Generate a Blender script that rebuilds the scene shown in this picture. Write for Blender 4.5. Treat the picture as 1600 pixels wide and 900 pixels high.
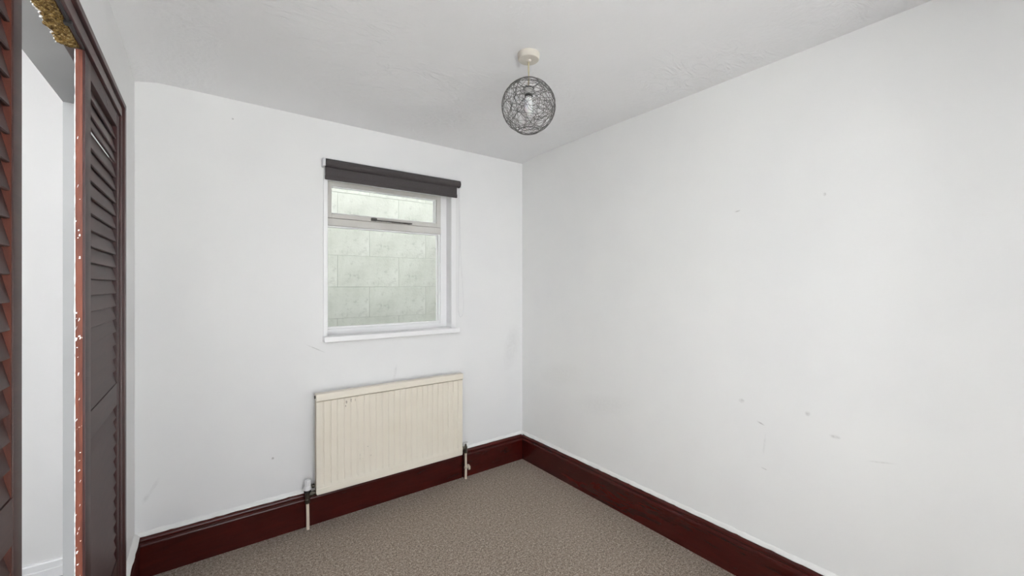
import bpy, bmesh, math, random
from mathutils import Vector, noise as mnoise

for o in list(bpy.data.objects):
    bpy.data.objects.remove(o)
scene = bpy.context.scene
COL = scene.collection
random.seed(7)

# ------------------------------------------------------------------ camera
CAM_H = 1.392
cam_d = bpy.data.cameras.new('camera')
cam_d.sensor_width = 36.0
cam_d.lens = 36.0 * 644.5 / 1600.0
cam_d.shift_y = -0.0025
cam_d.clip_start = 0.02
cam = bpy.data.objects.new('camera', cam_d)
cam.location = (0, 0, CAM_H)
cam.rotation_euler = (math.radians(90), 0, math.radians(-36.6))
COL.objects.link(cam)
scene.camera = cam

# ------------------------------------------------------------------ room dimensions (metres)
XL, XR = -0.27, 2.06          # left and right wall faces
YB, YN = 2.635, -0.95         # far (window) wall and the wall behind the camera
ZC = 2.40
HZ = 2.62                     # hall ceiling
LT = 0.134                    # left wall thickness
HX = XL - LT                  # hall side face of the left wall
HALL_L, HALL_B, HALL_N = -1.35, 2.90, -2.1
OP0, OP1, OPZ = 0.50, 2.12, 2.047     # wide opening in the left wall
WX0, WX1, WZ0, WZ1 = 0.585, 1.412, 1.085, 2.07   # window opening
NW = (-0.15, 1.25, 0.06, 2.30)  # added unseen garden window behind the camera, sized for light  x0 x1 z0 z1
HW = (-1.26, -0.76, 0.15, 1.50)  # hall glazing
TOPW = (-1.30, -0.45, -1.9, 1.45)
DW = (-0.88, 0.16, 2.05)      # open doorway beside the viewer, added to light the right wall  y0 y1 z1   # added hall roof light x0 x1 y0 y1

# ------------------------------------------------------------------ world: even overcast sky
world = bpy.data.worlds.new('overcast_sky')
scene.world = world
world.use_nodes = True
bg = world.node_tree.nodes['Background']
bg.inputs['Color'].default_value = (0.945, 0.965, 1.0, 1)
bg.inputs['Strength'].default_value = 4.3

sun_d = bpy.data.lights.new('sun', 'SUN')
sun_d.energy = 45.0
sun_d.angle = math.radians(3)
sun_d.color = (0.955, 0.97, 1.0)
sun = bpy.data.objects.new('sun', sun_d)
# high, from behind the house (+y and +x): added to bounce light off garden ground and hall, never directly into the room
sun.rotation_euler = Vector((0.80, 0.50, 1.0)).to_track_quat('Z', 'Y').to_euler()
COL.objects.link(sun)

def portal(name, loc, rot, sx, sy):
    d = bpy.data.lights.new(name, 'AREA')
    d.shape = 'RECTANGLE'
    d.size, d.size_y = sx, sy
    d.cycles.is_portal = True
    o = bpy.data.objects.new(name, d)
    o.location = loc
    o.rotation_euler = rot
    COL.objects.link(o)
portal('sky_portal_garden', ((NW[0]+NW[1])/2, YN-0.17, (NW[2]+NW[3])/2), (math.radians(90), 0, 0), NW[1]-NW[0], NW[3]-NW[2])
portal('sky_portal_hall', ((HW[0]+HW[1])/2, HALL_N-0.17, (HW[2]+HW[3])/2), (math.radians(90), 0, 0), HW[1]-HW[0], HW[3]-HW[2])
portal('sky_portal_rooflight', ((TOPW[0]+TOPW[1])/2, (TOPW[2]+TOPW[3])/2, HZ+0.12), (0, 0, 0), TOPW[1]-TOPW[0], TOPW[3]-TOPW[2])

vs = scene.view_settings
vs.view_transform = 'Standard'
vs.look = 'None'
vs.gamma = 1.0
vs.use_curve_mapping = False
vs.exposure = 0.26

# ------------------------------------------------------------------ materials
def lin(c):
    def f(v):
        v /= 255.0
        return v/12.92 if v <= 0.04045 else ((v+0.055)/1.055)**2.4
    return (f(c[0]), f(c[1]), f(c[2]), 1.0)

class NT:
    def __init__(self, name, rough=0.5, spec=0.5, metal=0.0):
        self.m = bpy.data.materials.new(name)
        self.m.use_nodes = True
        self.t = self.m.node_tree
        self.b = self.t.nodes['Principled BSDF']
        self.b.inputs['Roughness'].default_value = rough
        self.b.inputs['Specular IOR Level'].default_value = spec
        self.b.inputs['Metallic'].default_value = metal
        self.tc = self.t.nodes.new('ShaderNodeTexCoord')
    def n(self, kind, **kw):
        x = self.t.nodes.new(kind)
        for k, v in kw.items():
            setattr(x, k, v)
        return x
    def link(self, a, b):
        self.t.links.new(a, b)
    def coords(self, scale=(1, 1, 1), src='Object'):
        mp = self.n('ShaderNodeMapping')
        mp.inputs['Scale'].default_value = scale
        self.link(self.tc.outputs[src], mp.inputs['Vector'])
        return mp.outputs['Vector']
    def noise(self, scale, detail=4, rough=0.55, vec=None, dist=0.0):
        x = self.n('ShaderNodeTexNoise')
        x.inputs['Scale'].default_value = scale
        x.inputs['Detail'].default_value = detail
        x.inputs['Roughness'].default_value = rough
        x.inputs['Distortion'].default_value = dist
        self.link(vec if vec is not None else self.coords(), x.inputs['Vector'])
        return x.outputs['Fac']
    def ramp(self, fac, stops):
        r = self.n('ShaderNodeValToRGB')
        el = r.color_ramp.elements
        while len(el) < len(stops):
            el.new(0.5)
        for e, (p, c) in zip(el, stops):
            e.position = p
            e.color = c
        self.link(fac, r.inputs['Fac'])
        return r.outputs['Color']
    def mix(self, fac, a, b):
        x = self.n('ShaderNodeMix', data_type='RGBA')
        if isinstance(fac, (int, float)):
            x.inputs[0].default_value = fac
        else:
            self.link(fac, x.inputs[0])
        for v, i in ((a, 6), (b, 7)):
            if isinstance(v, tuple):
                x.inputs[i].default_value = v
            else:
                self.link(v, x.inputs[i])
        return x.outputs[2]
    def math(self, op, a, b):
        x = self.n('ShaderNodeMath', operation=op)
        for v, i in ((a, 0), (b, 1)):
            if isinstance(v, (int, float)):
                x.inputs[i].default_value = v
            else:
                self.link(v, x.inputs[i])
        return x.outputs[0]
    def color(self, c):
        if isinstance(c, tuple):
            self.b.inputs['Base Color'].default_value = c
        else:
            self.link(c, self.b.inputs['Base Color'])
        return self
    def bump(self, h, strength=0.2, dist=0.002):
        x = self.n('ShaderNodeBump')
        x.inputs['Strength'].default_value = strength
        x.inputs['Distance'].default_value = dist
        self.link(h, x.inputs['Height'])
        self.link(x.outputs['Normal'], self.b.inputs['Normal'])
        return self
    def blob(self, center, radii, rot=(0, 0, 0)):
        """0..1 mask round a mark on the surface, in object space"""
        mp = self.n('ShaderNodeMapping', vector_type='TEXTURE')
        mp.inputs['Location'].default_value = center
        mp.inputs['Rotation'].default_value = rot
        mp.inputs['Scale'].default_value = radii
        self.link(self.tc.outputs['Object'], mp.inputs['Vector'])
        ln = self.n('ShaderNodeVectorMath', operation='LENGTH')
        self.link(mp.outputs['Vector'], ln.inputs[0])
        mr = self.n('ShaderNodeMapRange')
        mr.inputs['From Min'].default_value = 1.0
        mr.inputs['From Max'].default_value = 0.35
        self.link(ln.outputs['Value'], mr.inputs['Value'])
        return mr.outputs['Result']

def paint(name, c1, c2, rough=0.6, bump=0.12, scale=9, marks=(), mark_col=(150, 145, 140), spec=0.3):
    m = NT(name, rough, spec)
    base = m.ramp(m.noise(1.7, 3), [(0.35, lin(c1)), (0.68, lin(c2))])
    if marks:
        tot = None
        for (c, r, rot, s) in marks:
            b = m.math('MULTIPLY', m.blob(c, r, rot), s)
            tot = b if tot is None else m.math('MAXIMUM', tot, b)
        tot = m.math('MULTIPLY', tot, m.ramp(m.noise(70, 3), [(0.3, (0.25, 0.25, 0.25, 1)), (0.6, (1, 1, 1, 1))]))
        base = m.mix(tot, base, lin(mark_col))
    m.color(base)
    m.bump(m.noise(scale, 6, 0.6), bump, 0.004)
    return m.m

PI2 = math.pi/2
right_marks = [((XR, 0.93, 0.84), (0.05, 0.016, 0.012), (0, 0, 0), .28), ((XR, 0.66, 0.845), (0.05, 0.012, 0.012), (0, 0, 0), .30),
               ((XR, 0.565, 0.775), (0.05, 0.022, 0.009), (0, 0, 0), .28), ((XR, 0.845, 0.755), (0.05, 0.020, 0.0035), (0.35, 0, 0), .55),
               ((XR, 0.83, 0.55), (0.05, 0.014, 0.003), (0.15, 0, 0), .6), ((XR, 0.95, 1.75), (0.05, 0.018, 0.004), (-0.15, 0, 0), .35),
               ((XR, 0.60, 1.77), (0.05, 0.007, 0.009), (0, 0, 0), .3), ((XR, 0.83, 0.66), (0.05, 0.006, 0.06), (0.1, 0, 0), .10),
               ((XR, 0.42, 0.72), (0.05, 0.05, 0.004), (-0.2, 0, 0), .18), ((XR, 2.2, 0.75), (0.05, 0.25, 0.10), (-0.2, 0, 0), .05),
               ((XR, 1.8, 0.62), (0.05, 0.30, 0.08), (-0.2, 0, 0), .05)]
back_marks = [((0.115, YB, 2.275), (0.006, 0.05, 0.006), (0, 0, 0), .8), ((0.30, YB, 0.43), (0.008, 0.05, 0.008), (0, 0, 0), .6),
              ((-0.20, YB, 0.42), (0.010, 0.05, 0.05), (0, 0.5, 0), .10), ((-0.23, YB, 0.37), (0.012, 0.05, 0.03), (0, 0.5, 0), .15),
              ((0.52, YB, 1.02), (0.07, 0.05, 0.003), (0, 0.5, 0), .35), ((-0.26, YB, 2.395), (0.006, 0.03, 0.006), (0, 0, 0), 1),
              ((1.0, YB, 0.82), (0.012, 0.05, 0.06), (0, 0.2, 0), .12), ((1.95, YB, 0.9), (0.08, 0.05, 0.2), (0, 0.2, 0), .08)]
M = {}
M['wall'] = paint('white_wall_paint', (238, 238, 239), (242, 242, 242))
M['wall_right'] = paint('white_wall_paint_scuffed', (239, 239, 239), (243, 243, 242), marks=right_marks, mark_col=(120, 114, 110))
M['wall_back'] = paint('white_wall_paint_marked', (238, 238, 239), (242, 242, 242), marks=back_marks, mark_col=(105, 100, 98))
M['hall_paint'] = paint('hall_white_paint', (238, 237, 236), (241, 240, 239), bump=0.05)
M['reveal'] = paint('opening_grey_paint', (174, 175, 175), (182, 183, 183), bump=0.06, rough=0.5)
M['gloss_white'] = paint('white_gloss_paint', (244, 244, 245), (248, 248, 249), rough=0.28, bump=0.05, scale=30, spec=0.5)
M['caulk'] = paint('old_white_paint_edge', (236, 235, 233), (247, 247, 246), rough=0.5, bump=0.3, scale=60)

def ceiling_mat():
    m = NT('ceiling_textured_paint', 0.7, 0.25)
    m.color(m.ramp(m.noise(1.3, 3), [(0.3, lin((240, 240, 242))), (0.7, lin((244, 244, 246)))]))
    wv = m.n('ShaderNodeTexNoise')
    wv.inputs['Scale'].default_value = 7
    wv.inputs['Detail'].default_value = 5
    wv.inputs['Distortion'].default_value = 1.6
    m.link(m.coords((1, 2.2, 1)), wv.inputs['Vector'])
    rid = m.math('ABSOLUTE', m.math('SUBTRACT', wv.outputs['Fac'], 0.5), 0.0)
    big = m.ramp(m.noise(1.1, 2), [(0.42, (0.05, 0.05, 0.05, 1)), (0.62, (1, 1, 1, 1))])
    h = m.math('MULTIPLY', rid, big)
    h = m.math('ADD', h, m.math('MULTIPLY', m.noise(40, 4), 0.10))
    m.bump(h, 0.6, 0.025)
    return m.m
M['ceiling'] = ceiling_mat()

def carpet_mat():
    m = NT('heathered_carpet', 0.95, 0.1)
    v = m.noise(160, 3, 0.75)
    v2 = m.noise(75, 4, 0.75)
    v3 = m.noise(2.2, 3)
    f = m.math('ADD', m.math('MULTIPLY', v, 0.6), m.math('MULTIPLY', v2, 0.4))
    c = m.ramp(f, [(0.38, lin((72, 60, 50))), (0.47, lin((138, 123, 110))), (0.54, lin((170, 155, 141))), (0.63, lin((222, 210, 196)))])
    c = m.mix(m.math('MULTIPLY', v3, 0.2), c, lin((154, 140, 127)))
    m.color(c)
    m.bump(f, 0.9, 0.006)
    m.b.inputs['Sheen Weight'].default_value = 0.15
    return m.m
M['carpet'] = carpet_mat()

def wood(name, dark, mid, rough, axis=(1, 1, 1), flecks=0.0, coat=0.0, spec=0.5, fleck_col=(196, 150, 120), bump=0.1):
    m = NT(name, rough, spec)
    g = m.noise(6, 6, 0.6, m.coords(axis), 0.6)
    c = m.ramp(g, [(0.3, lin(dark)), (0.7, lin(mid))])
    if flecks:
        fl = m.ramp(m.noise(38, 5, 0.65), [(0.76 - flecks, (0, 0, 0, 1)), (0.78 - flecks, (1, 1, 1, 1))])
        c = m.mix(fl, c, lin(fleck_col))
    m.color(c)
    m.b.inputs['Coat Weight'].default_value = coat
    m.b.inputs['Coat Roughness'].default_value = 0.25
    m.bump(m.noise(20, 5, 0.6, m.coords(axis)), bump, 0.002)
    return m.m
M['mahogany_x'] = wood('mahogany_varnish_x', (56, 12, 10), (74, 19, 15), 0.27, (0.8, 4, 5), flecks=0.015)
M['mahogany_y'] = wood('mahogany_varnish_y', (56, 12, 10), (74, 19, 15), 0.27, (4, 0.8, 5), flecks=0.015)
M['louvre'] = wood('brown_stained_louvre', (52, 30, 28), (68, 42, 38), 0.48, (9, 1, 9), spec=0.4, bump=0.06)
M['frame_brown'] = wood('brown_stained_frame', (58, 30, 28), (74, 42, 39), 0.38, (8, 2, 1), bump=0.06)
M['groove'] = wood('dark_red_groove', (40, 12, 12), (60, 18, 17), 0.4, (8, 2, 1))
M['stile_in'] = wood('bare_red_timber', (58, 20, 9), (98, 40, 19), 0.55, (8, 8, 1), bump=0.3)
M['raw_edge'] = wood('raw_scarred_timber', (84, 36, 20), (122, 62, 40), 0.6, (9, 9, 1.2), flecks=0.09, fleck_col=(222, 204, 190), bump=0.5)

def rough_head():
    m = NT('torn_plaster_and_glue', 0.9, 0.2)
    c = m.ramp(m.noise(130, 6, 0.8), [(0.38, lin((34, 24, 15))), (0.46, lin((98, 74, 38))), (0.56, lin((140, 114, 64))), (0.66, lin((200, 184, 146)))])
    m.color(c)
    m.bump(m.noise(90, 5, 0.7), 0.8, 0.006)
    return m.m
M['rough_head'] = rough_head()

def radiator_mat():
    m = NT('cream_radiator_enamel', 0.38, 0.5)
    c = m.ramp(m.noise(5, 3), [(0.3, lin((236, 228, 213))), (0.7, lin((241, 234, 220)))])
    chips = [((0.198 - 0.006, -0.052, 0.505), (0.004, 0.03, 0.014), .9), ((0.165, -0.05, 0.50), (0.007, 0.03, 0.012), .8),
             ((0.160, -0.05, 0.478), (0.004, 0.03, 0.008), .8), ((0.215, -0.05, 0.508), (0.0025, 0.03, 0.018), .8),
             ((0.29, -0.05, 0.21), (0.005, 0.03, 0.005), .7), ((0.31, -0.05, 0.15), (0.004, 0.03, 0.006), .6),
             ((0.243, -0.05, 0.16), (0.003, 0.03, 0.03), .3)]
    tot = None
    for cc, r, s in chips:
        b = m.math('MULTIPLY', m.blob(cc, r), s)
        tot = b if tot is None else m.math('MAXIMUM', tot, b)
    tot = m.math('MULTIPLY', tot, m.ramp(m.noise(120, 3), [(0.4, (0, 0, 0, 1)), (0.52, (1, 1, 1, 1))]))
    m.color(m.mix(tot, c, lin((138, 126, 110))))
    return m.m
M['radiator'] = radiator_mat()
M['radiator_plain'] = NT('cream_pipe_enamel', 0.45).color(lin((222, 208, 190))).m

def simple(name, col, rough=0.5, metal=0.0, spec=0.5, var=0.06):
    m = NT(name, rough, spec, metal)
    a = tuple(max(0, int(v*(1-var))) for v in col)
    m.color(m.ramp(m.noise(30, 3), [(0.3, lin(a)), (0.7, lin(col))]))
    return m.m
M['valve_metal'] = simple('aged_brass_nickel', (118, 112, 100), 0.35, 0.9, var=0.35)
M['black_rubber'] = simple('black_collar', (26, 24, 24), 0.5)
M['white_plastic'] = simple('white_plastic', (236, 236, 238), 0.35, var=0.02)
M['cream_plastic'] = simple('aged_cream_plastic', (214, 208, 197), 0.4, var=0.04)
M['cord_plastic'] = simple('cream_flex', (206, 194, 160), 0.5)
M['bracket_dirty'] = simple('broken_plaster_clip', (214, 200, 182), 0.7, var=0.2)
M['sash_paint'] = paint('aged_cream_sash_paint', (202, 199, 194), (224, 222, 218), rough=0.45, bump=0.2, scale=40)
M['stay_metal'] = simple('tarnished_window_stay', (116, 112, 108), 0.5, 0.5, var=0.5)
M['string'] = simple('silver_grey_string', (128, 127, 126), 0.5, 0.25, var=0.25)
M['holder'] = simple('silver_lamp_holder', (192, 191, 190), 0.4, 0.0, var=0.08)
M['holder_ring'] = simple('dark_holder_ring', (52, 50, 48), 0.5)
M['hall_floor'] = wood('grey_hall_boards', (120, 118, 118), (168, 166, 166), 0.5, (1, 9, 1))
M['ground'] = simple('yard_concrete', (150, 150, 146), 0.9, var=0.2)
M['paving'] = simple('paving_bounce_light', (222, 219, 212), 0.9, var=0.05)  # unseen ground kept pale to bounce daylight up to the ceiling

def bulb_mat():
    m = NT('opal_bulb_glass', 0.15, 0.5)
    m.color((0.9, 0.9, 0.9, 1))
    m.b.inputs['Subsurface Weight'].default_value = 0.3
    return m.m
M['bulb'] = bulb_mat()

def blind_mat():
    m = NT('charcoal_blind_fabric', 0.75, 0.25)
    m.color(m.ramp(m.noise(140, 3, 0.6, m.coords((1, 3, 3))), [(0.3, lin((70, 66, 67))), (0.7, lin((86, 81, 82)))]))
    m.bump(m.noise(500, 2), 0.1, 0.0005)
    return m.m
M['blind'] = blind_mat()

def block_mat():
    m = NT('dirty_painted_blockwork', 0.9, 0.15)
    c = m.ramp(m.noise(3.2, 6, 0.65), [(0.30, lin((160, 162, 153))), (0.5, lin((190, 192, 184))), (0.7, lin((208, 209, 203)))])
    c2 = m.ramp(m.noise(16, 6, 0.7), [(0.30, lin((112, 114, 105))), (0.46, lin((190, 192, 184)))])
    c = m.mix(0.45, c, c2)
    m.color(c)
    m.bump(m.noise(50, 6, 0.7), 0.5, 0.006)
    return m.m
M['block'] = block_mat()
M['mortar'] = simple('weathered_mortar', (172, 174, 166), 0.95, var=0.1)

def glass_mat():
    m = bpy.data.materials.new('window_glass')
    m.use_nodes = True
    t = m.node_tree
    t.nodes.remove(t.nodes['Principled BSDF'])
    out = t.nodes['Material Output']
    tr = t.nodes.new('ShaderNodeBsdfTransparent')
    tr.inputs['Color'].default_value = (0.985, 0.99, 0.985, 1)
    gl = t.nodes.new('ShaderNodeBsdfGlossy')
    gl.inputs['Roughness'].default_value = 0.04
    fr = t.nodes.new('ShaderNodeFresnel')
    fr.inputs['IOR'].default_value = 1.35
    mx = t.nodes.new('ShaderNodeMixShader')
    t.links.new(fr.outputs[0], mx.inputs[0])
    t.links.new(tr.outputs[0], mx.inputs[1])
    t.links.new(gl.outputs[0], mx.inputs[2])
    t.links.new(mx.outputs[0], out.inputs['Surface'])
    return m
M['glass'] = glass_mat()

# ------------------------------------------------------------------ mesh helpers
def box(bm, x0, x1, y0, y1, z0, z1, bevel=0.0, seg=2):
    r = bmesh.ops.create_cube(bm, size=1.0)
    for v in r['verts']:
        v.co = Vector((x0 + (v.co.x+.5)*(x1-x0), y0 + (v.co.y+.5)*(y1-y0), z0 + (v.co.z+.5)*(z1-z0)))
    if bevel > 0:
        ed = list({e for v in r['verts'] for e in v.link_edges})
        bmesh.ops.bevel(bm, geom=ed, offset=bevel, segments=seg, profile=0.7, affect='EDGES')
    return bm

def frame_ring(bm, x0, x1, z0, z1, wl, wr, wb, wt, y0, y1, bevel=0.002):
    """rectangular ring in an XZ plane as four butted boxes"""
    box(bm, x0, x0+wl, y0, y1, z0, z1, bevel)
    box(bm, x1-wr, x1, y0, y1, z0, z1, bevel)
    box(bm, x0+wl, x1-wr, y0, y1, z0, z0+wb, bevel)
    box(bm, x0+wl, x1-wr, y0, y1, z1-wt, z1, bevel)

def lathe(bm, prof, c, seg=32, axis='Z'):
    rings = []
    for r, h in prof:
        ring = []
        for i in range(seg):
            a = 2*math.pi*i/seg
            if axis == 'Z':
                p = (c[0]+r*math.cos(a), c[1]+r*math.sin(a), c[2]+h)
            elif axis == 'X':
                p = (c[0]+h, c[1]+r*math.cos(a), c[2]+r*math.sin(a))
            else:
                p = (c[0]+r*math.cos(a), c[1]+h, c[2]+r*math.sin(a))
            ring.append(bm.verts.new(p))
        rings.append(ring)
    for a, b in zip(rings, rings[1:]):
        for i in range(seg):
            bm.faces.new((a[i], a[(i+1) % seg], b[(i+1) % seg], b[i]))
    bm.faces.new(rings[0][::-1])
    bm.faces.new(rings[-1])
    return bm

def tube(bm, pts, r, seg=8, closed=False):
    pts = [Vector(p) for p in pts]
    n = len(pts)
    rings = []
    up = Vector((0.31, 0.87, 0.38)).normalized()
    for i, p in enumerate(pts):
        if closed:
            t = pts[(i+1) % n] - pts[i-1]
        else:
            t = pts[min(i+1, n-1)] - pts[max(i-1, 0)]
        t.normalize()
        a = t.cross(up)
        if a.length < 1e-3:
            a = t.cross(Vector((1, 0, 0)))
        a.normalize()
        b = t.cross(a)
        rings.append([bm.verts.new(p + r*(a*math.cos(2*math.pi*k/seg) + b*math.sin(2*math.pi*k/seg))) for k in range(seg)])
    for i in range(n if closed else n-1):
        A, B = rings[i], rings[(i+1) % n]
        for k in range(seg):
            bm.faces.new((A[k], A[(k+1) % seg], B[(k+1) % seg], B[k]))
    if not closed:
        bm.faces.new(rings[0][::-1])
        bm.faces.new(rings[-1])
    return bm

def prism(bm, prof, p0, p1, axis):
    """extrude a 2-D profile (depth, z) along x or y.  depth runs from the wall: sign carried by the caller"""
    A, B = [], []
    for (d, z) in prof:
        if axis == 'x':
            A.append(bm.verts.new((p0, d, z)))
            B.append(bm.verts.new((p1, d, z)))
        else:
            A.append(bm.verts.new((d, p0, z)))
            B.append(bm.verts.new((d, p1, z)))
    n = len(A)
    for i in range(n):
        bm.faces.new((A[i], A[(i+1) % n], B[(i+1) % n], B[i]))
    bm.faces.new(A[::-1])
    bm.faces.new(B)
    return bm

def root_loc(p):
    v = Vector((0, 0, 0))
    while p is not None:
        v += p.location
        p = p.parent
    return v

def obj(name, bm, mat, parent=None, smooth=False, angle=35):
    bmesh.ops.recalc_face_normals(bm, faces=bm.faces[:])
    if parent is not None:
        off = root_loc(parent)
        for v in bm.verts:
            v.co -= off
    me = bpy.data.meshes.new(name)
    bm.to_mesh(me)
    bm.free()
    if isinstance(mat, str):
        mat = M[mat]
    me.materials.append(mat)
    if smooth:
        me.polygons.foreach_set('use_smooth', [True]*len(me.polygons))
        me.set_sharp_from_angle(angle=math.radians(angle))
    o = bpy.data.objects.new(name, me)
    COL.objects.link(o)
    if parent is not None:
        o.parent = parent
    return o

def nb():
    return bmesh.new()

def empty(name, loc):
    o = bpy.data.objects.new(name, None)
    o.location = loc
    o.empty_display_size = 0.05
    COL.objects.link(o)
    return o

def thing(name, loc, label, cat):
    o = empty(name, loc)
    o['label'] = label
    o['category'] = cat
    return o

def struct(o, label=None):
    o['kind'] = 'structure'
    if label:
        o['label'] = label
    return o

# ================================================================== ROOM SHELL
# floor
bm = nb()
box(bm, XL, XR, YN, YB, -0.10, 0.0)
struct(obj('floor', bm, 'carpet'), 'grey-brown heathered fitted carpet of the empty room')

# ceiling, slightly uneven, easing down towards the window wall and the left wall
bm = nb()
nx, ny = 60, 90
g = []
for j in range(ny+1):
    row = []
    for i in range(nx+1):
        x = XL + (XR-XL)*i/nx
        y = YN + (YB-YN)*j/ny
        d = YB - y
        e = x - XL
        z = ZC + 0.004*mnoise.noise(Vector((x*1.4, y*1.4, 3.1)))
        z -= 0.022*math.exp(-(d/0.13)**2)
        z -= 0.018*math.exp(-(e/0.05)**2)
        row.append(bm.verts.new((x, y, z)))
    g.append(row)
for j in range(ny):
    for i in range(nx):
        bm.faces.new((g[j][i], g[j+1][i], g[j+1][i+1], g[j][i+1]))
ce = bmesh.ops.extrude_face_region(bm, geom=bm.faces[:])
for v in [v for v in ce['geom'] if isinstance(v, bmesh.types.BMVert)]:
    v.co.z = ZC + 0.16
struct(obj('ceiling', bm, 'ceiling', smooth=True, angle=60), 'off-white ceiling with faint brushed texture')

# window wall
bm = nb()
T = 0.22
box(bm, XL, WX0, YB, YB+T, 0, ZC+0.1)
box(bm, WX1, XR+0.12, YB, YB+T, 0, ZC+0.1)
box(bm, WX0, WX1, YB, YB+T, 0, WZ0)
box(bm, WX0, WX1, YB, YB+T, WZ1, ZC+0.1)
box(bm, XL, XR+0.12, YB+0.02, YB+T, ZC+0.1, 4.6)  # this and the next two: walls extended out of view to darken the well
box(bm, XR+0.12, 4.7, YB+0.1, YB+T, -0.3, 4.6)
box(bm, -1.5, XL, HALL_B+.12, HALL_B+.14, HZ+.1, 4.6)
struct(obj('wall_back', bm, 'wall_back'), 'white painted wall with the window and radiator')
# right wall
bm = nb()
box(bm, XR, XR+0.12, YN, YB, 0, ZC+0.1)
struct(obj('wall_right', bm, 'wall_right'), 'bare white painted wall with faint scuffs')
# wall behind the camera, with the opening for the added garden window
bm = nb()
box(bm, XL, NW[0], YN-0.15, YN, 0, ZC+0.1)
box(bm, NW[1], XR+0.12, YN-0.15, YN, 0, ZC+0.1)
box(bm, NW[0], NW[1], YN-0.15, YN, 0, NW[2])
box(bm, NW[0], NW[1], YN-0.15, YN, NW[3], ZC+0.1)
struct(obj('wall_near', bm, 'wall'), 'white painted wall behind the viewer')
# left wall with the wide opening
bm = nb()
box(bm, HX, XL, HALL_N, DW[0], 0, HZ+0.1)
box(bm, HX, XL, DW[1], OP0, 0, HZ+0.1)
box(bm, HX, XL, DW[0], DW[1], DW[2], HZ+0.1)  # head over the added doorway that lets in hall light
box(bm, HX, XL, DW[0], DW[1], -0.1, 0)
box(bm, HX, XL, OP1, HALL_B, 0, HZ+0.1)
box(bm, HX, XL, OP0, OP1, OPZ, HZ+0.1)
wl = struct(obj('wall_left', bm, 'wall'), 'white painted wall with the louvred opening')
# grey painted reveal of the opening
bm = nb()
box(bm, HX-0.001, -0.297, OP0, OP1, OPZ-0.006, OPZ)
box(bm, HX-0.001, -0.285, OP1-0.006, OP1, 0.0, OPZ-0.006)
box(bm, HX-0.001, -0.285, OP0, OP0+0.006, 0.0, OPZ-0.006)
obj('reveal_lining', bm, 'reveal', wl)

# hall beyond the opening
bm = nb(); box(bm, HALL_L, HX, HALL_N, HALL_B, -0.10, 0.0)
struct(obj('floor_hall', bm, 'hall_floor'), 'grey boarded hall floor beyond the opening')
bm = nb(); box(bm, HALL_L, HX, HALL_B, HALL_B+0.12, -0.1, HZ+0.1)
struct(obj('wall_hall_end', bm, 'hall_paint'), 'bright white hall end wall seen through the opening')
bm = nb(); box(bm, HALL_L-0.12, HALL_L, HALL_N, HALL_B+0.12, -0.1, HZ+0.1)
struct(obj('wall_hall_side', bm, 'hall_paint'))
bm = nb()
box(bm, HALL_L-0.12, HW[0], HALL_N-0.12, HALL_N, -0.1, HZ+0.1)
box(bm, HW[1], XL, HALL_N-0.12, HALL_N, -0.1, HZ+0.1)
box(bm, HW[0], HW[1], HALL_N-0.12, HALL_N, -0.1, HW[2])
box(bm, HW[0], HW[1], HALL_N-0.12, HALL_N, HW[3], HZ+0.1)
struct(obj('wall_hall_near', bm, 'hall_paint'))
bm = nb()
box(bm, HALL_L, HX, HALL_N, TOPW[2], HZ, HZ+0.1)
box(bm, HALL_L, HX, TOPW[3], HALL_B, HZ, HZ+0.1)
box(bm, HALL_L, TOPW[0], TOPW[2], TOPW[3], HZ, HZ+0.1)
box(bm, TOPW[1], HX, TOPW[2], TOPW[3], HZ, HZ+0.1)
struct(obj('ceiling_hall', bm, 'hall_paint'))
bm = nb()
pr = [(HALL_B, 0), (HALL_B-0.020, 0), (HALL_B-0.020, 0.044), (HALL_B-0.014, 0.047), (HALL_B-0.016, 0.076), (HALL_B-0.012, 0.082), (HALL_B, 0.082)]
prism(bm, pr, HALL_L, HX, 'x')
struct(obj('baseboard_hall', bm, 'gloss_white'), 'white stepped skirting along the hall end wall')

# ------------------------------------------------------------------ skirting
SK = [(0, 0), (0.020, 0), (0.021, 0.140), (0.0225, 0.143), (0.0235, 0.150), (0.0215, 0.156), (0.018, 0.159), (0.0175, 0.164),
      (0.0205, 0.168), (0.0215, 0.174), (0.019, 0.181), (0.013, 0.187), (0.009, 0.190), (0, 0.190)]
PJ = 1.492       # joint in the skirting beside the radiator pipe
def skirt(name, p0, p1, axis, wallpos, sign, mat, extra=0.0, label=None):
    bm = nb()
    prof = [(wallpos + sign*(d + (extra if d > 0 else 0)), z) for d, z in [(q, w*1.035) for q, w in SK]]
    prism(bm, prof, p0, p1, axis)
    o = obj(name, bm, mat, smooth=True, angle=40)
    struct(o, label)
    return o
b1 = skirt('baseboard_back', XL+0.0195, PJ, 'x', YB, -1, 'mahogany_x', label='dark mahogany skirting board running behind the radiator')
b2 = skirt('baseboard_back_corner', PJ+0.006, XR-0.0195, 'x', YB, -1, 'mahogany_x', 0.006, 'short dark mahogany skirting length between radiator pipe and corner')
b3 = skirt('baseboard_right', YN, YB, 'y', XR, -1, 'mahogany_y', label='long dark mahogany skirting along the right wall')
b4 = skirt('baseboard_left', 2.155, YB, 'y', XL, 1, 'mahogany_y', label='short dark skirting between louvred opening and corner')
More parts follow.
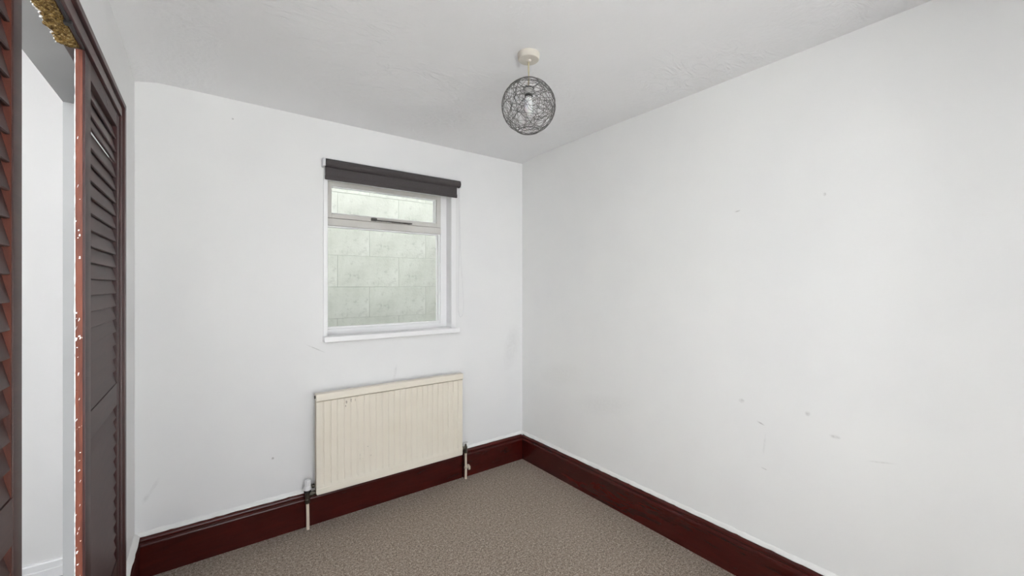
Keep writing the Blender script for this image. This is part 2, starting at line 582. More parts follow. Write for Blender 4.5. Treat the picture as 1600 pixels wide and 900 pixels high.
# ragged white painted edge along the skirting top
def edge_strip(parent, p0, p1, axis, wallpos, sign, seed, dep=0.011):
    rnd = random.Random(seed)
    bm = nb()
    n = max(8, int(abs(p1-p0)/0.03))
    rows = []
    for i in range(n+1):
        p = p0 + (p1-p0)*i/n
        d = dep + rnd.uniform(-.0015, .0025)
        h = 0.021 + rnd.uniform(-.003, .003)
        sec = [(0, 0.1945), (d, 0.195), (d, 0.200), (0.005, 0.1945+h*0.8), (0, 0.1945+h)]
        ring = []
        for dd, z in sec:
            q = wallpos + sign*dd
            ring.append(bm.verts.new((p, q, z) if axis == 'x' else (q, p, z)))
        rows.append(ring)
    for A, B in zip(rows, rows[1:]):
        for k in range(5):
            bm.faces.new((A[k], A[(k+1) % 5], B[(k+1) % 5], B[k]))
    bm.faces.new(rows[0]); bm.faces.new(rows[-1])
    o = obj('painted_edge', bm, 'caulk', parent)
    o['label'] = 'ragged white painted edge on top of skirting'
edge_strip(b1, XL+0.012, PJ-0.03, 'x', YB, -1, 1)
edge_strip(b2, PJ-0.03, XR-0.012, 'x', YB, -1, 2)
edge_strip(b3, YN, YB-0.001, 'y', XR, -1, 3)
edge_strip(b4, 2.157, YB-0.001, 'y', XL, 1, 4, 0.019)
# lump of filler in the corner
bm = nb()
bmesh.ops.create_icosphere(bm, subdivisions=3, radius=1.0)
for v in bm.verts:
    k = 1 + 0.35*mnoise.noise(v.co*2.3)
    v.co = Vector((XR-0.012 + v.co.x*0.011*k, YB-0.012 + v.co.y*0.011*k, 0.196 + v.co.z*0.021*k))
obj('corner_filler', bm, 'caulk', b3, smooth=True)

# ------------------------------------------------------------------ added garden window behind the camera, hall glazing, added roof light (daylight sources)
def plain_window(name, x0, x1, z0, z1, y, bars, label):
    w = empty(name, ((x0+x1)/2, y, z0))
    struct(w, label)
    bm = nb(); frame_ring(bm, x0, x1, z0, z1, .05, .05, .05, .05, y-0.03, y+0.03)
    obj('window_frame', bm, 'gloss_white', w)
    xs = [x0+.05] + [x0 + (x1-x0)*k/(bars+1) for k in range(1, bars+1)] + [x1-.05]
    for k in range(1, bars+1):
        bm = nb(); box(bm, xs[k]-.02, xs[k]+.02, y-0.025, y+0.025, z0+.05, z1-.05, .002)
        obj('glazing_bar', bm, 'gloss_white', w)
    for a, b in zip(xs, xs[1:]):
        bm = nb(); box(bm, a, b, y-0.002, y+0.002, z0+.05, z1-.05)
        obj('pane', bm, 'glass', w)
plain_window('window_2_added', *NW, YN-0.10, 2, 'white framed garden window added unseen behind the viewer for daylight')
plain_window('window_3', *HW, HALL_N-0.06, 0, 'narrow glazed light at the near end of the hall')
rl = struct(empty('window_4_added', ((TOPW[0]+TOPW[1])/2, (TOPW[2]+TOPW[3])/2, HZ)), 'roof light added out of view over the hall for daylight')
bm = nb()
for (a, b, c, d) in ((TOPW[0], TOPW[0]+.04, TOPW[2], TOPW[3]), (TOPW[1]-.04, TOPW[1], TOPW[2], TOPW[3]), (TOPW[0]+.04, TOPW[1]-.04, TOPW[2], TOPW[2]+.04), (TOPW[0]+.04, TOPW[1]-.04, TOPW[3]-.04, TOPW[3])):
    box(bm, a, b, c, d, HZ+.02, HZ+.08)
obj('window_frame', bm, 'gloss_white', rl)
bm = nb(); box(bm, TOPW[0]+.04, TOPW[1]-.04, TOPW[2]+.04, TOPW[3]-.04, HZ+.045, HZ+.05)
obj('pane', bm, 'glass', rl)

# ------------------------------------------------------------------ the window in view
FY0, FY1 = 2.705, 2.765     # window frame depth
win = struct(empty('window_1', ((WX0+WX1)/2, YB, WZ0)), 'white painted window with narrow top fanlight above a fixed pane')
bm = nb()
# outer frame: jambs, head, sill rail, transom
box(bm, WX0, 0.598, FY0, FY1, WZ0, WZ1, .002)
box(bm, 1.366, WX1, FY0, FY1, WZ0, WZ1, .002)
box(bm, 0.598, 1.366, FY0, FY1, WZ0, 1.122, .002)
box(bm, 0.598, 1.366, FY0, FY1, 2.035, WZ1, .002)
obj('window_frame', bm, 'gloss_white', win)
bm = nb()
box(bm, 0.598, 1.366, FY0-0.004, FY1, 1.762, 1.806, .003)
obj('transom', bm, 'sash_paint', win)
# putty bead round the fixed pane
bm = nb()
frame_ring(bm, 0.598, 1.366, 1.122, 1.762, .006, .011, .012, .008, FY0+0.016, FY1-0.006, .002)
obj('glazing_bead', bm, 'gloss_white', win)
bm = nb(); box(bm, 0.604, 1.355, 2.736, 2.740, 1.134, 1.754)
obj('pane', bm, 'glass', win)
# fanlight
fan = nb()
frame_ring(fan, 0.600, 1.363, 1.808, 2.033, .022, .032, .028, .026, FY0-0.008, FY1-0.012, .003)
fo = obj('fanlight_sash', fan, 'sash_paint', win)
bm = nb(); frame_ring(bm, 0.622, 1.331, 1.836, 2.007, .004, .007, .006, .004, FY0+0.010, FY1-0.018, .001)
obj('glazing_bead', bm, 'gloss_white', fo)
bm = nb(); box(bm, 0.626, 1.324, 2.730, 2.734, 1.842, 2.003)
obj('pane', bm, 'glass', fo)
# stay on the fanlight bottom rail
bm = nb()
box(bm, 0.895, 1.14, FY0-0.020, FY0-0.013, 1.8115, 1.8195, .001)
for x in (0.885, 0.93, 0.965, 1.0, 1.12):
    lathe(bm, [(0.004, 0), (0.004, 0.006)], (x, FY0-0.0145, 1.815), 10, 'Y')
st = obj('window_stay', bm, 'stay_metal', fo)
bm = nb()
box(bm, 0.862, 0.897, FY0-0.026, FY0-0.008, 1.8105, 1.829, .004)
box(bm, 0.872, 0.886, FY0-0.032, FY0-0.026, 1.813, 1.823, .002)
obj('stay_bracket', bm, 'stay_metal', st)
bm = nb()
box(bm, 1.0, 1.13, FY0-0.013, FY0-0.008, 1.810, 1.814, .001)
lathe(bm, [(0.004, 0), (0.004, 0.012)], (1.115, FY0-0.022, 1.812), 10, 'Y')
obj('stay_pin', bm, 'stay_metal', st)
# inner sill
bm = nb()
box(bm, 0.556, 1.452, YB-0.058, FY0, 1.058, 1.0895, .005, 3)
so = obj('window_sill', bm, 'gloss_white', win, smooth=True)
# plaster edge beads either side of the opening
bm = nb(); box(bm, WX1, 1.448, YB-0.007, YB, 1.0895, WZ1+.02, .005, 3)
obj('edge_bead', bm, 'gloss_white', win, smooth=True)
bm = nb(); box(bm, 0.560, WX0, YB-0.007, YB, 1.0895, WZ1+.02, .005, 3)
obj('edge_bead', bm, 'gloss_white', win, smooth=True)

# ------------------------------------------------------------------ block wall outside the window
BY = 3.55
BH = 0.2575
BL = BH*2
bw = struct(empty('wall_outside', (1.4, BY, 0)), 'pale dirty painted concrete block wall outside the window')
BX0, BX1 = -0.94, 4.6
bm = nb(); box(bm, BX0-.3, BX1+.4, BY-0.0005, BY+0.12, -0.3, 4.3)  # top and ends extended out of view to dim the light well
obj('mortar_bed', bm, 'mortar', bw)
meshes = []
for k in range(4):
    bm = nb()
    box(bm, 0.0009, BL-0.0009, -0.0028, 0.02, 0.0010, BH-0.0010, 0.0016, 1)
    for v in bm.verts:
        v.co.y += 0.0015*mnoise.noise(Vector((v.co.x*9+k*7, v.co.z*9, k)))
    bmesh.ops.recalc_face_normals(bm, faces=bm.faces[:])
    me = bpy.data.meshes.new('block')
    bm.to_mesh(me); bm.free()
    me.materials.append(M['block'])
    meshes.append(me)
Z00 = 1.392 + 0.049*3.55/1.0712*0 - 0.012   # a joint close to eye level
rows = range(-6, 11)
for r in rows:
    z = Z00 + r*BH - 0.0
    if z < -0.3 or z + BH > 4.3:
        continue
    sh = BH if r % 2 == 0 else 0.0
    x = 0.09 - 2*BL + sh
    while x < BX1:
        o = bpy.data.objects.new('block', meshes[random.randrange(4)])
        COL.objects.link(o)
        o.parent = bw
        o.location = (x - 1.4, random.uniform(-.0015, .0015), z)
        x += BL
bm = nb(); box(bm, -0.38, 4.6, YB+T, 8, -0.3, -0.15)
struct(obj('floor_outside', bm, 'ground'))
bm = nb(); box(bm, -4, 5, -7, HALL_N-0.15, -0.3, -0.15); box(bm, XL, 5, HALL_N-.15, YN-.15, -.3, -.15)
struct(obj('floor_garden', bm, 'paving'))  # added pale reflector ground outside the garden window

# ================================================================== LOUVRED DOORS AND FRAME
FB, FT = 2.018, 2.079          # frame head bottom and top
tr = struct(empty('trim_1', (XL, (OP0+OP1)/2, 0)), 'brown stained timber frame round the louvred opening')
# architrave head: flat face, dark groove, raised outer strip
def head_part(name, x0, x1, z0, z1, mat, y0=0.42, y1=2.15, bev=.002):
    bm = nb(); box(bm, x0, x1, y0, y1, z0, z1, bev)
    return obj(name, bm, mat, tr)
hd = head_part('frame_head', -0.297, -0.250, FB, 2.050, 'frame_brown', 0.42, 2.098)
head_part('groove_strip', XL, -0.2535, 2.050, 2.061, 'groove', 0.42, 2.118)
head_part('outer_moulding', XL, -0.244, 2.061, FT, 'frame_brown', 0.40, 2.152)
for side in (1, -1):
    if side == 1:
        a = [(2.0885, 2.104), (2.104, 2.120), (2.120, 2.152)]
    else:
        a = [(0.44, 0.4995), (0.43, 0.44), (0.40, 0.43)]
    bm = nb(); box(bm, -0.284, -0.250, a[0][0], a[0][1], 0, FB if side == 1 else FB, .002)
    jb = obj('jamb', bm, 'frame_brown', tr)
    bm = nb(); box(bm, XL, -0.2535, a[1][0], a[1][1], 0, 2.050, .001)
    obj('groove_strip', bm, 'groove', jb)
    bm = nb(); box(bm, XL, -0.244, a[2][0], a[2][1], 0, 2.061, .003)
    obj('outer_moulding', bm, 'frame_brown', jb)
# beads on the head's underside (door track)
bm = nb(); box(bm, -0.262, -0.256, 1.09, 1.545, FB-0.005, FB, .001)
box(bm, -0.268, -0.254, 1.40, 1.416, FB-0.010, FB, .001)
obj('door_track', bm, 'black_rubber', hd)
# torn glue and plaster under the head where a door is missing
bm = nb()
n1, n2 = 120, 9
rnd = random.Random(11)
edge = [rnd.uniform(-.004, .004) for _ in range(n1+1)]
top = []; bot = []
for i in range(n1+1):
    y = 1.08 + (1.5465-1.08)*i/n1
    e = edge[i] + 0.006*mnoise.noise(Vector((y*30, 2, 5)))
    rt = []; rb = []
    for j in range(n2+1):
        f = j/n2
        x = -0.266 + (-0.304+e+0.266)*f
        dz = 0.006 + 0.004*(mnoise.noise(Vector((y*45, x*60, 1)))) + 0.005*mnoise.noise(Vector((y*120, x*120, 8)))
        dz = max(0.002, dz) * (1 if 0 < j < n2 else 0.6)
        rb.append(bm.verts.new((x, y, FB-dz)))
        rt.append(bm.verts.new((x, y, FB+0.0)))
    top.append(rt); bot.append(rb)
for i in range(n1):
    for j in range(n2):
        bm.faces.new((bot[i][j], bot[i][j+1], bot[i+1][j+1], bot[i+1][j]))
        bm.faces.new((top[i][j], top[i+1][j], top[i+1][j+1], top[i][j+1]))
    bm.faces.new((top[i][0], bot[i][0], bot[i+1][0], top[i+1][0]))
    bm.faces.new((top[i][n2], top[i+1][n2], bot[i+1][n2], bot[i][n2]))
bm.faces.new(top[0] + bot[0][::-1]); bm.faces.new(top[n1] + bot[n1][::-1])
o = obj('torn_glue', bm, 'rough_head', hd)
o['label'] = 'rough yellow-brown torn glue and plaster under the head'
# white torn paint fringe along its edge and nail stubs
bm = nb()
n = 90
A = []; B = []; C = []; D = []
for i in range(n+1):
    y = 1.08 + (1.5465-1.08)*i/n
    e = edge[min(n1, int(i*n1/n))]
    x0 = -0.303 + e
    w = rnd.uniform(.001, .0045)
    A.append(bm.verts.new((x0, y, FB-0.002))); B.append(bm.verts.new((x0-w, y, FB-0.003)))
    C.append(bm.verts.new((x0-w, y, FB))); D.append(bm.verts.new((x0, y, FB+0.001)))
for i in range(n):
    for P, Q in ((A, B), (B, C), (C, D), (D, A)):
        bm.faces.new((P[i], Q[i], Q[i+1], P[i+1]))
bm.faces.new((A[0], B[0], C[0], D[0])); bm.faces.new((A[n], B[n], C[n], D[n]))
obj('paint_fringe', bm, 'caulk', hd)
for y in (1.30, 1.335):
    bm = nb(); tube(bm, [(-0.300, y, FB-.004), (-0.312, y-.004, FB-.007), (-.318, y-.004, FB-.009)], 0.0016, 6)
    obj('nail_stub', bm, 'stay_metal', hd)

# louvred doors
DX0, DX1 = -0.272, -0.256     # leaf thickness
PITCH = 0.0462
def slat_mesh(length):
    """tilted slat: top edge set back, lower edge proud; running along y from 0"""
    bm = nb()
    th, tall, dep = 0.0070, 0.058, 0.0125
    prof = [(-0.0185-dep*.0, tall), (-0.0185+th, tall), (-0.0185+dep+th-0.0005, 0.0015), (-0.0185+dep+th-.0025, 0.0), (-0.0185+dep, 0.0)]
    prism(bm, [(DX1-0.0035+d+0.0, z) for d, z in prof], 0.0, length, 'y')
    bmesh.ops.recalc_face_normals(bm, faces=bm.faces[:])
    me = bpy.data.meshes.new('slat')
    bm.to_mesh(me); bm.free()
    me.materials.append(M['louvre'])
    return me

def louvre_door(name, y0, y1, label, raw=False, slip=None):
    d = struct(empty(name, (0, y0, 0)), label)
    SW = 0.040
    zt, zr = 2.013, 1.964          # door top, top rail underside
    m0, m1 = 0.962, 1.040          # middle rail
    bt = 0.40                      # bottom rail top
    bm = nb(); box(bm, DX0, DX1, y0, y0+SW+(0.032 if raw else 0), 0.008, zt, .003)
    s1 = obj('stile', bm, 'louvre', d, smooth=True)
    bm = nb(); box(bm, DX0, DX1, y1-SW, y1, 0.008, zt, .003)
    s2 = obj('stile', bm, 'louvre', d, smooth=True)
    a, b = y0+SW+(0.032 if raw else 0), y1-SW
    # bare timber inside face of the far stile, seen past the slat ends
    bm = nb(); box(bm, DX0+.002, DX1-.0022, b-0.0022, b-.0001, bt, m0)
    box(bm, DX0+.002, DX1-.0022, b-0.0022, b-.0001, m1, zr)
    obj('bare_inner_face', bm, 'stile_in' if not raw else 'groove', s2)
    for z0, z1 in ((zr, zt), (m0, m1), (0.008, bt)):
        bm = nb(); box(bm, DX0, DX1-.001, a, b, z0, z1, .001)
        obj('rail', bm, 'louvre', d)
    # thin backing strip of each slat row's stop bead
    me = slat_mesh(b-a-0.0048)
    for z0, z1 in ((bt, m0), (m1, zr)):
        n = int(round((z1-z0)/PITCH))
        p = (z1-z0)/n
        for k in range(n):
            o = bpy.data.objects.new('slat', me)
            COL.objects.link(o)
            o.parent = d
            z = z0 + k*p - (0.0 if k else 0.0)
            o.location = (0, a-y0+0.001, z)
            if k == n-1:
                o.scale = (1, 1, (z1-z)/0.058)
            if slip and z0 > 1 and n-1-k == slip:
                o.rotation_euler = (math.radians(-0.5), 0, 0)
                o.location.z += 0.0105
    return d, s1

d2, st2 = louvre_door('door_1', 1.548, 2.086, 'brown louvred door panel nearer the window wall, raw timber edge showing', raw=True, slip=2)
d1, st1 = louvre_door('door_2', 0.502, 1.084, 'brown louvred door panel at the left edge of the view')
# raw edge of door_1 where its neighbour was ripped off
bm = nb()
n = 200
F = []; G = []
for i in range(n+1):
    z = 0.01 + (2.011-0.01)*i/n
    j1 = 0.0015*mnoise.noise(Vector((z*60, 1, 1)))
    ring = [(DX0-.002+j1, 1.5482), (DX0-.002+j1, 1.5445+0.0012*mnoise.noise(Vector((z*40, 4, 4)))), (DX0+.012, 1.5440+0.0012*mnoise.noise(Vector((z*35, 9, 4)))), (DX1-.006, 1.5448), (DX1-.006, 1.5482)]
    F.append([bm.verts.new((x, y, z)) for x, y in ring])
for P, Q in zip(F, F[1:]):
    for k in range(5):
        bm.faces.new((P[k], P[(k+1) % 5], Q[(k+1) % 5], Q[k]))
bm.faces.new(F[0]); bm.faces.new(F[-1])
o = obj('raw_edge', bm, 'raw_edge', st2, smooth=True, angle=50)
o['label'] = 'raw scarred red-brown timber edge flecked with white paint'
bm = nb(); box(bm, DX1-.006, DX1+.001, 1.5455, 1.552, 0.01, 2.011, .0015)
obj('edge_bead', bm, 'groove', st2)
# white torn paint along the hall side of the raw edge
bm = nb()
rnd = random.Random(5)
n = 260
A = []; B = []; C = []; D = []
for i in range(n+1):
    z = 0.01 + (2.009-0.01)*i/n
    w = max(0.0004, 0.0009 + 0.0014*mnoise.noise(Vector((z*35, 0, 7))) + rnd.uniform(-.0006, .0006))
    x0 = DX0-.0015
    A.append(bm.verts.new((x0+0.4*w, 1.5432, z))); B.append(bm.verts.new((x0-w, 1.5434, z)))
    C.append(bm.verts.new((x0-w, 1.5475, z))); D.append(bm.verts.new((x0+.4*w, 1.5475, z)))
for i in range(n):
    for P, Q in ((A, B), (B, C), (C, D), (D, A)):
        bm.faces.new((P[i], Q[i], Q[i+1], P[i+1]))
bm.faces.new((A[0], B[0], C[0], D[0])); bm.faces.new((A[n], B[n], C[n], D[n]))
obj('torn_paint', bm, 'caulk', st2)
# bigger flakes of white paint on the raw edge
for i in range(40):
    z = rnd.uniform(0.45, 1.0) if i < 18 else rnd.uniform(1.0, 1.8)
    x = DX0 + rnd.uniform(0.000, 0.009)
    w, h = rnd.uniform(.0006, .0028), rnd.uniform(.0015, .008)
    bm = nb()
    k = 7
    fr, bk = [], []
    for q in range(k):
        a = 2*math.pi*q/k
        rr = rnd.uniform(.3, 1.0)
        px, pz = x + w*rr*math.cos(a) + 0.15*h*math.sin(a), z + h*rr*math.sin(a)
        fr.append(bm.verts.new((px, 1.5420, pz)))
        bk.append(bm.verts.new((px, 1.5450, pz)))
    bm.faces.new(fr); bm.faces.new(bk[::-1])
    for q in range(k):
        bm.faces.new((fr[q], fr[(q+1) % k], bk[(q+1) % k], bk[q]))
    obj('paint_flake', bm, 'caulk', st2)
# chipped red patches on the top rail of door_1
for (y, z, w, h) in ((1.84, 1.992, .006, .004), (1.852, 1.986, .004, .006), (1.862, 1.980, .003, .004), (1.75, 1.988, .004, .002)):
    bm = nb(); lathe(bm, [(1, 0), (1, 1)], (0, 0, 0), 9, 'X')
    for v in bm.verts:
        k = rnd.uniform(.6, 1.1)
        v.co = Vector((DX1-.0012 + v.co.x*0.0007, y + v.co.y*w*k, z + v.co.z*h*k))
    obj('chip_mark', bm, 'groove', d2)

# ================================================================== RADIATOR
RX0, RX1, RZ0, RZ1 = 0.506, 1.458, 0.200, 0.768
RYF = 2.548                   # front face
rad = thing('radiator', (RX0, 2.60, RZ0), 'cream fluted panel radiator fixed on the wall below the window', 'radiator')
def rad_panel():
    bm = nb()
    nf = 25
    p = (RX1-RX0)/nf
    xs = []
    for k in range(nf):
        x = RX0 + k*p
        if k == 0:
            xs += [(x, 0.0), (x+p*.40, 0.0), (x+p*.80, 0.0)]
        else:
            xs += [(x-.004, 0.0), (x-0.0012, .0045), (x+0.0012, .0045), (x+.004, 0.0), (x+p*.5, -0.0012)]
    xs += [(RX1, 0.0)]
    zs = [(RZ0, 0.006, 0), (RZ0+.004, 0.0, 0), (RZ0+.042, 0.0, 0), (RZ0+.047, 0.001, 0.4), (RZ0+.056, 0.002, 1), (RZ1-.050, 0.002, 1), (RZ1-.044, 0.001, 0.5), (RZ1-.042, 0.0, 0), (RZ1-.0415, 0.012, 0), (RZ1-.036, 0.012, 0), (RZ1-.004, 0.001, 0), (RZ1-.001, 0.006, 0)]
    grid = [[bm.verts.new((x, RYF + dz + k*d, z)) for (x, d) in xs] for (z, dz, k) in zs]
    for A, B in zip(grid, grid[1:]):
        for i in range(len(xs)-1):
            bm.faces.new((A[i], A[i+1], B[i+1], B[i]))
    # sides and back
    back = [[bm.verts.new((x, RYF+.014, z)) for x in (RX0, RX1)] for z in (RZ0, RZ1-.001)]
    bm.faces.new([back[0][0], back[0][1], back[1][1], back[1][0]])
    bm.faces.new([g[0] for g in grid] + [back[1][0], back[0][0]])
    bm.faces.new([g[-1] for g in grid] + [back[1][1], back[0][1]])
    bm.faces.new(grid[0] + [back[0][1], back[0][0]])
    bm.faces.new(grid[-1] + [back[1][1], back[1][0]])
    return obj('panel', bm, 'radiator', rad, smooth=True, angle=30)
rad_panel()
# rolled top cap and its shadow line
bm = nb(); box(bm, RX0-.002, RX1+.001, RYF-.008, RYF+.040, RZ1-.036, RZ1+.003, .004, 3)
obj('top_cap', bm, 'radiator', rad, smooth=True)
bm = nb(); box(bm, RX0+.002, RX1-.002, RYF-.003, RYF+.012, RZ0-.004, RZ0+.030, .004, 3)
obj('bottom_seam', bm, 'radiator', rad, smooth=True)
for x in (RX0, RX1-.003):
    bm = nb(); box(bm, x, x+.003, RYF+.004, RYF+.040, RZ0+.012, RZ1-.030, .001)
    obj('side_panel', bm, 'radiator_plain', rad)
# air vent plug and hanging brackets
bm = nb(); lathe(bm, [(0.009, -.004), (0.009, 0.003), (0.005, 0.004)], (RX0-.003, RYF+.018, RZ1-.016), 14, 'X')
obj('vent_plug', bm, 'valve_metal', rad, smooth=True)
for x in (RX0+.17, RX1-.17):
    bm = nb(); box(bm, x-.015, x+.015, RYF+.014, YB, RZ0+.06, RZ1-.10, .002)
    obj('wall_bracket', bm, 'radiator_plain', rad)

PY = 2.582
# thermostatic valve, left
VX = 0.466
bm = nb(); tube(bm, [(VX+.002, PY, 0.001), (VX+.002, PY, 0.06), (VX, PY, 0.155)], 0.0085, 14)
vp = obj('pipe', bm, 'radiator_plain', rad, smooth=True)
bm = nb(); lathe(bm, [(0.008, 0.150), (0.012, 0.151), (0.0135, 0.158), (0.0135, 0.172), (0.011, 0.175), (0.011, 0.182), (0.0135, 0.186), (0.0135, 0.212), (0.010, 0.216)], (VX, PY, 0), 20)
lathe(bm, [(0.010, 0.0), (0.010, 0.012), (0.0145, 0.013), (0.0145, 0.026), (0.011, 0.027), (0.011, 0.046)], (VX, PY-.002, 0.200), 6, 'X')
vb = obj('valve_body', bm, 'valve_metal', rad, smooth=True, angle=25)
bm = nb(); lathe(bm, [(0.017, 0.214), (0.019, 0.216), (0.019, 0.226), (0.018, 0.228)], (VX, PY, 0), 24)
obj('valve_collar', bm, 'black_rubber', vb, smooth=True)
bm = nb()
lathe(bm, [(0.019, 0.228), (0.0205, 0.230), (0.0205, 0.246), (0.019, 0.249), (0.0165, 0.252), (0.0155, 0.276), (0.0135, 0.283), (0.008, 0.286)], (VX, PY, 0), 28)
for k in range(10):
    a = 2*math.pi*k/10
    box(bm, VX+.0155*math.cos(a)-.0017, VX+.0155*math.cos(a)+.0017, PY+.0155*math.sin(a)-.0017, PY+.0155*math.sin(a)+.0017, .252, .280, .0008, 1)
obj('valve_head', bm, 'white_plastic', vb, smooth=True)
bm = nb(); lathe(bm, [(0.005, -.0), (0.012, .003), (0.012, .016), (0.005, 0.019)], (VX+.022, PY+.012, .236), 14, 'X')
obj('back_nut', bm, 'valve_metal', vb, smooth=True)

# lockshield valve, right
LX = 1.502
bm = nb(); tube(bm, [(LX+.001, PY, 0.001), (LX+.002, PY, .07), (LX, PY, 0.190)], 0.0085, 14)
obj('pipe', bm, 'radiator_plain', rad, smooth=True)
bm = nb(); lathe(bm, [(0.008, 0.186), (0.0125, 0.188), (0.0125, 0.200), (0.010, 0.204), (0.012, 0.207), (0.012, 0.232), (0.008, 0.236), (0.006, 0.250), (0.004, 0.252)], (LX, PY, 0), 18)
tube(bm, [(LX, PY, .218), (LX-.012, PY, .224), (LX-.024, PY, .226), (LX-.048, PY, .226)], 0.0095, 12)
lathe(bm, [(0.012, 0), (0.0145, 0.001), (0.0145, 0.013), (0.012, 0.014)], (LX-.034, PY, .226), 6, 'X')
lb = obj('valve_body', bm, 'valve_metal', rad, smooth=True, angle=25)
bm = nb(); box(bm, LX-.012, LX+.028, PY+.006, PY+.030, .222, .254, .006)
obj('plaster_blob', bm, 'caulk', lb, smooth=True)
# broken pipe clip
bm = nb()
box(bm, LX+.008, LX+.036, PY+.003, PY+.022, .072, .092, .004)
box(bm, LX+.026, LX+.042, PY+.001, PY+.018, .056, .082, .004)
lathe(bm, [(0.0075, 0), (0.0115, .001), (0.0115, .013), (.0085, .014)], (LX+.002, PY, .075), 14)
o = obj('pipe_clip', bm, 'bracket_dirty', rad, smooth=True)
o['label'] = 'broken cream pipe clip'

# ================================================================== ROLLER BLIND
BLY = 2.592
BX0_, BX1_ = 0.563, 1.438
bl = thing('roller_blind', (1.0, YB, 2.11), 'charcoal roller blind rolled up above the window with a white chain', 'blind')
bm = nb()
R = 0.0245
lathe(bm, [(R-.001, 0), (R, .001), (R, BX1_+.008-BX0_-.001), (R-.001, BX1_+.008-BX0_)], (BX0_, BLY, 2.112), 40, 'X')
ro = obj('fabric_roll', bm, 'blind', bl, smooth=True)
bm = nb(); lathe(bm, [(R-.006, 0), (R+.0005, .001), (R+.0005, .010), (R-.004, .013)], (BX1_+.008, BLY, 2.112), 28, 'X')
obj('end_cap', bm, 'blind', ro, smooth=True)
# hanging fabric from the back of the roll
bm = nb()
FYB = BLY + 0.004
box(bm, BX0_, BX1_, FYB-.001, FYB+.0006, 2.030, 2.112)
fb = obj('fabric', bm, 'blind', bl)
bm = nb(); box(bm, BX0_-.001, BX1_+.001, FYB-.005, FYB+.005, 2.016, 2.040, .004, 3)
obj('hem_bar', bm, 'blind', fb, smooth=True)
# brackets
for x0, x1 in ((BX0_-.014, BX0_-.001), (BX1_+.021, BX1_+.027)):
    bm = nb()
    box(bm, x0, x1, BLY-.018, YB-.0072, 2.090, 2.136, .004, 3)
    obj('bracket', bm, 'white_plastic', bl, smooth=True)
# bead chain loop
def chain_pts():
    L = []
    for i in range(30):
        f = i/29
        L.append((1.4585 - 0.002*math.sin(f*3.0) - 0.012*f*f, BLY-.002, 2.09 - f*(2.09-1.235)))
    Rr = []
    for i in range(30):
        f = i/29
        Rr.append((1.4635 + 0.022*f + 0.014*max(0, (f-.55)/.45)**1.3, BLY+.014, 2.09 - f*(2.09-1.265)))
    bot = []
    x0, x1 = L[-1][0], Rr[-1][0]
    for i in range(1, 16):
        a = math.pi*i/16
        xc = (x0+x1)/2
        bot.append((xc - (x1-x0)/2*math.cos(a), BLY+.006 - .008*math.cos(a), 1.250 - 0.03*(1-i/8)*0 - 0.085*math.sin(a)**0.9))
    return L + bot + Rr[::-1]
pts = [Vector(p) for p in chain_pts()]
bm = nb(); tube(bm, pts, 0.0014, 6)
ch = obj('bead_chain', bm, 'white_plastic', bl, smooth=True)
bm = nb()
# beads at even spacing, one mesh (thousands of tiny pieces)
acc = 0.0
for a, b in zip(pts, pts[1:]):
    seg = (b-a).length
    while acc < seg:
        p = a.lerp(b, acc/seg)
        r = bmesh.ops.create_icosphere(bm, subdivisions=1, radius=0.0023)
        for v in r['verts']:
            v.co += p
        acc += 0.0065
    acc -= seg
bd = obj('beads', bm, 'white_plastic', ch, smooth=True, angle=80)
bd['kind'] = 'stuff'

# ================================================================== PENDANT LAMP
PX, PYY = 1.128, 1.398
SZ = 2.171
SR = 0.1175
lp = thing('pendant_lamp', (PX, PYY, ZC), 'unlit ceiling pendant with grey string ball shade', 'lamp')
bm = nb()
lathe(bm, [(0.044, 0.004), (0.0475, 0.0), (0.0480, -.006), (0.0465, -.022), (0.0455, -.026), (0.0425, -.0285), (0.012, -.0290), (0.010, -.034), (0.006, -.036)], (PX, PYY, ZC), 48)
obj('ceiling_rose', bm, 'cream_plastic', lp, smooth=True)
bm = nb(); tube(bm, [(PX, PYY, ZC-.034), (PX+.0008, PYY, ZC-.09), (PX, PYY, SZ+.088)], 0.0032, 10)
obj('cord', bm, 'cord_plastic', lp, smooth=True)
bm = nb()
lathe(bm, [(0.006, .064), (0.010, .062), (0.0185, .056), (0.0195, .053), (0.0180, .030), (0.0195, .029), (0.0195, .025), (0.0165, .024)], (PX, PYY, SZ+.025), 28)
hl = obj('lamp_holder', bm, 'holder', lp, smooth=True)
bm = nb()
lathe(bm, [(0.0150, .030), (0.0178, .029), (0.0172, .018), (0.0140, .017)], (PX, PYY, SZ+.024), 28)
lathe(bm, [(0.0190, .0550), (0.0230, .0548), (0.0230, .0515), (0.0190, .0510)], (PX, PYY, SZ+.025), 28)
obj('holder_ring', bm, 'holder_ring', hl, smooth=True)
bm = nb()
lathe(bm, [(0.0125, .044), (0.0140, .036), (0.0160, .024), (0.0175, .010), (0.0180, -.008), (0.0165, -.021), (0.0125, -.031), (0.006, -.0370), (0.0015, -.0385)], (PX, PYY, SZ), 28)
obj('bulb', bm, 'bulb', lp, smooth=True)

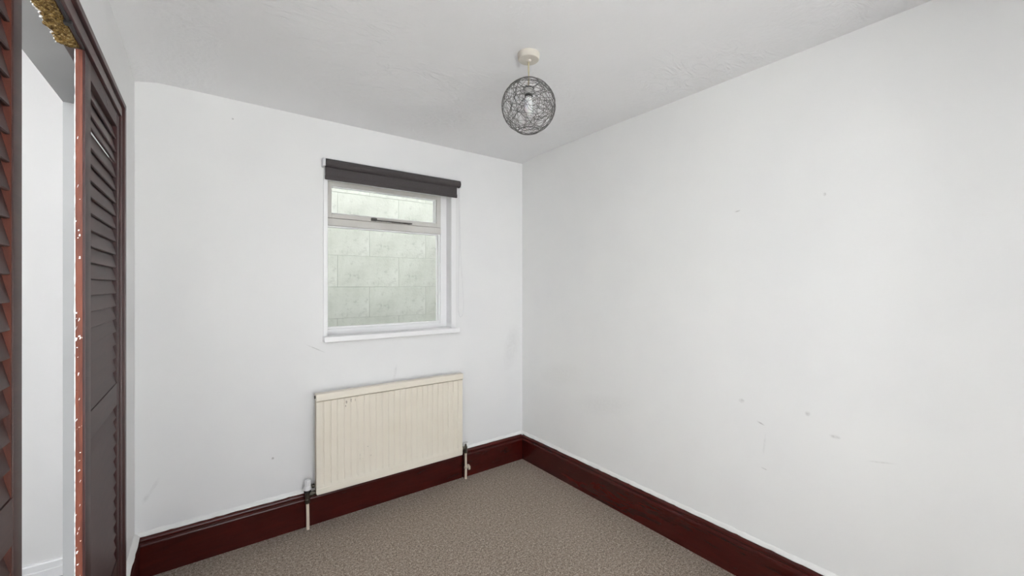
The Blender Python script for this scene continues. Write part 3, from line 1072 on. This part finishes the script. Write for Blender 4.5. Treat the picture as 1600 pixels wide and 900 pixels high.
# string ball: wandering loops laid on a sphere with a round opening top and bottom
sh = nb()
rnd = random.Random(21)
TH = math.radians(23)
def on_shade(v, r):
    v = v.normalized()
    th = math.acos(max(-1, min(1, v.z)))
    ph = math.atan2(v.y, v.x)
    th = max(TH, min(math.pi-TH, th))
    return Vector((PX + r*math.sin(th)*math.cos(ph), PYY + r*math.sin(th)*math.sin(ph), SZ + 0.985*r*math.cos(th)))
for k in range(50):
    nrm = Vector((rnd.gauss(0, 1), rnd.gauss(0, 1), rnd.gauss(0, 1))).normalized()
    off = rnd.uniform(-0.75, 0.75)
    a = nrm.orthogonal().normalized(); b = nrm.cross(a)
    rr = math.sqrt(1-off*off)
    n = 72
    ph = rnd.uniform(0, 50)
    pts = []
    for i in range(n):
        t = 2*math.pi*i/n
        wob = 0.16*mnoise.noise(Vector((2.2*math.cos(t)+ph, 2.2*math.sin(t), ph))) + .05*mnoise.noise(Vector((6*math.cos(t), 6*math.sin(t)+ph, ph)))
        v = nrm*(off+wob) + (a*math.cos(t)+b*math.sin(t))*rr
        pts.append(on_shade(v, SR - rnd.uniform(0, .0005) - 0.0016*(k % 2)))
    tube(sh, pts, 0.00078, 4, closed=True)
for s in (1, -1):
    for q in range(2):
        tube(sh, [(PX + (SR-.001*q)*math.sin(TH)*math.cos(2*math.pi*i/48), PYY + (SR-.001*q)*math.sin(TH)*math.sin(2*math.pi*i/48), SZ + s*(SR*0.985*math.cos(TH)-.001*q)) for i in range(48)], 0.0017, 6, closed=True)
so = obj('string_shade', sh, 'string', lp, smooth=True, angle=80)
# wire spokes carrying the shade from the lamp holder
for k in range(3):
    a = 2*math.pi*k/3 + .4
    bm = nb()
    tube(bm, [(PX+.019*math.cos(a), PYY+.019*math.sin(a), SZ+.052), (PX+.035*math.cos(a), PYY+.035*math.sin(a), SZ+.088), (PX+SR*math.sin(TH)*math.cos(a), PYY+SR*math.sin(TH)*math.sin(a), SZ+SR*0.985*math.cos(TH))], 0.0011, 6)
    obj('shade_spoke', bm, 'holder', lp, smooth=True)
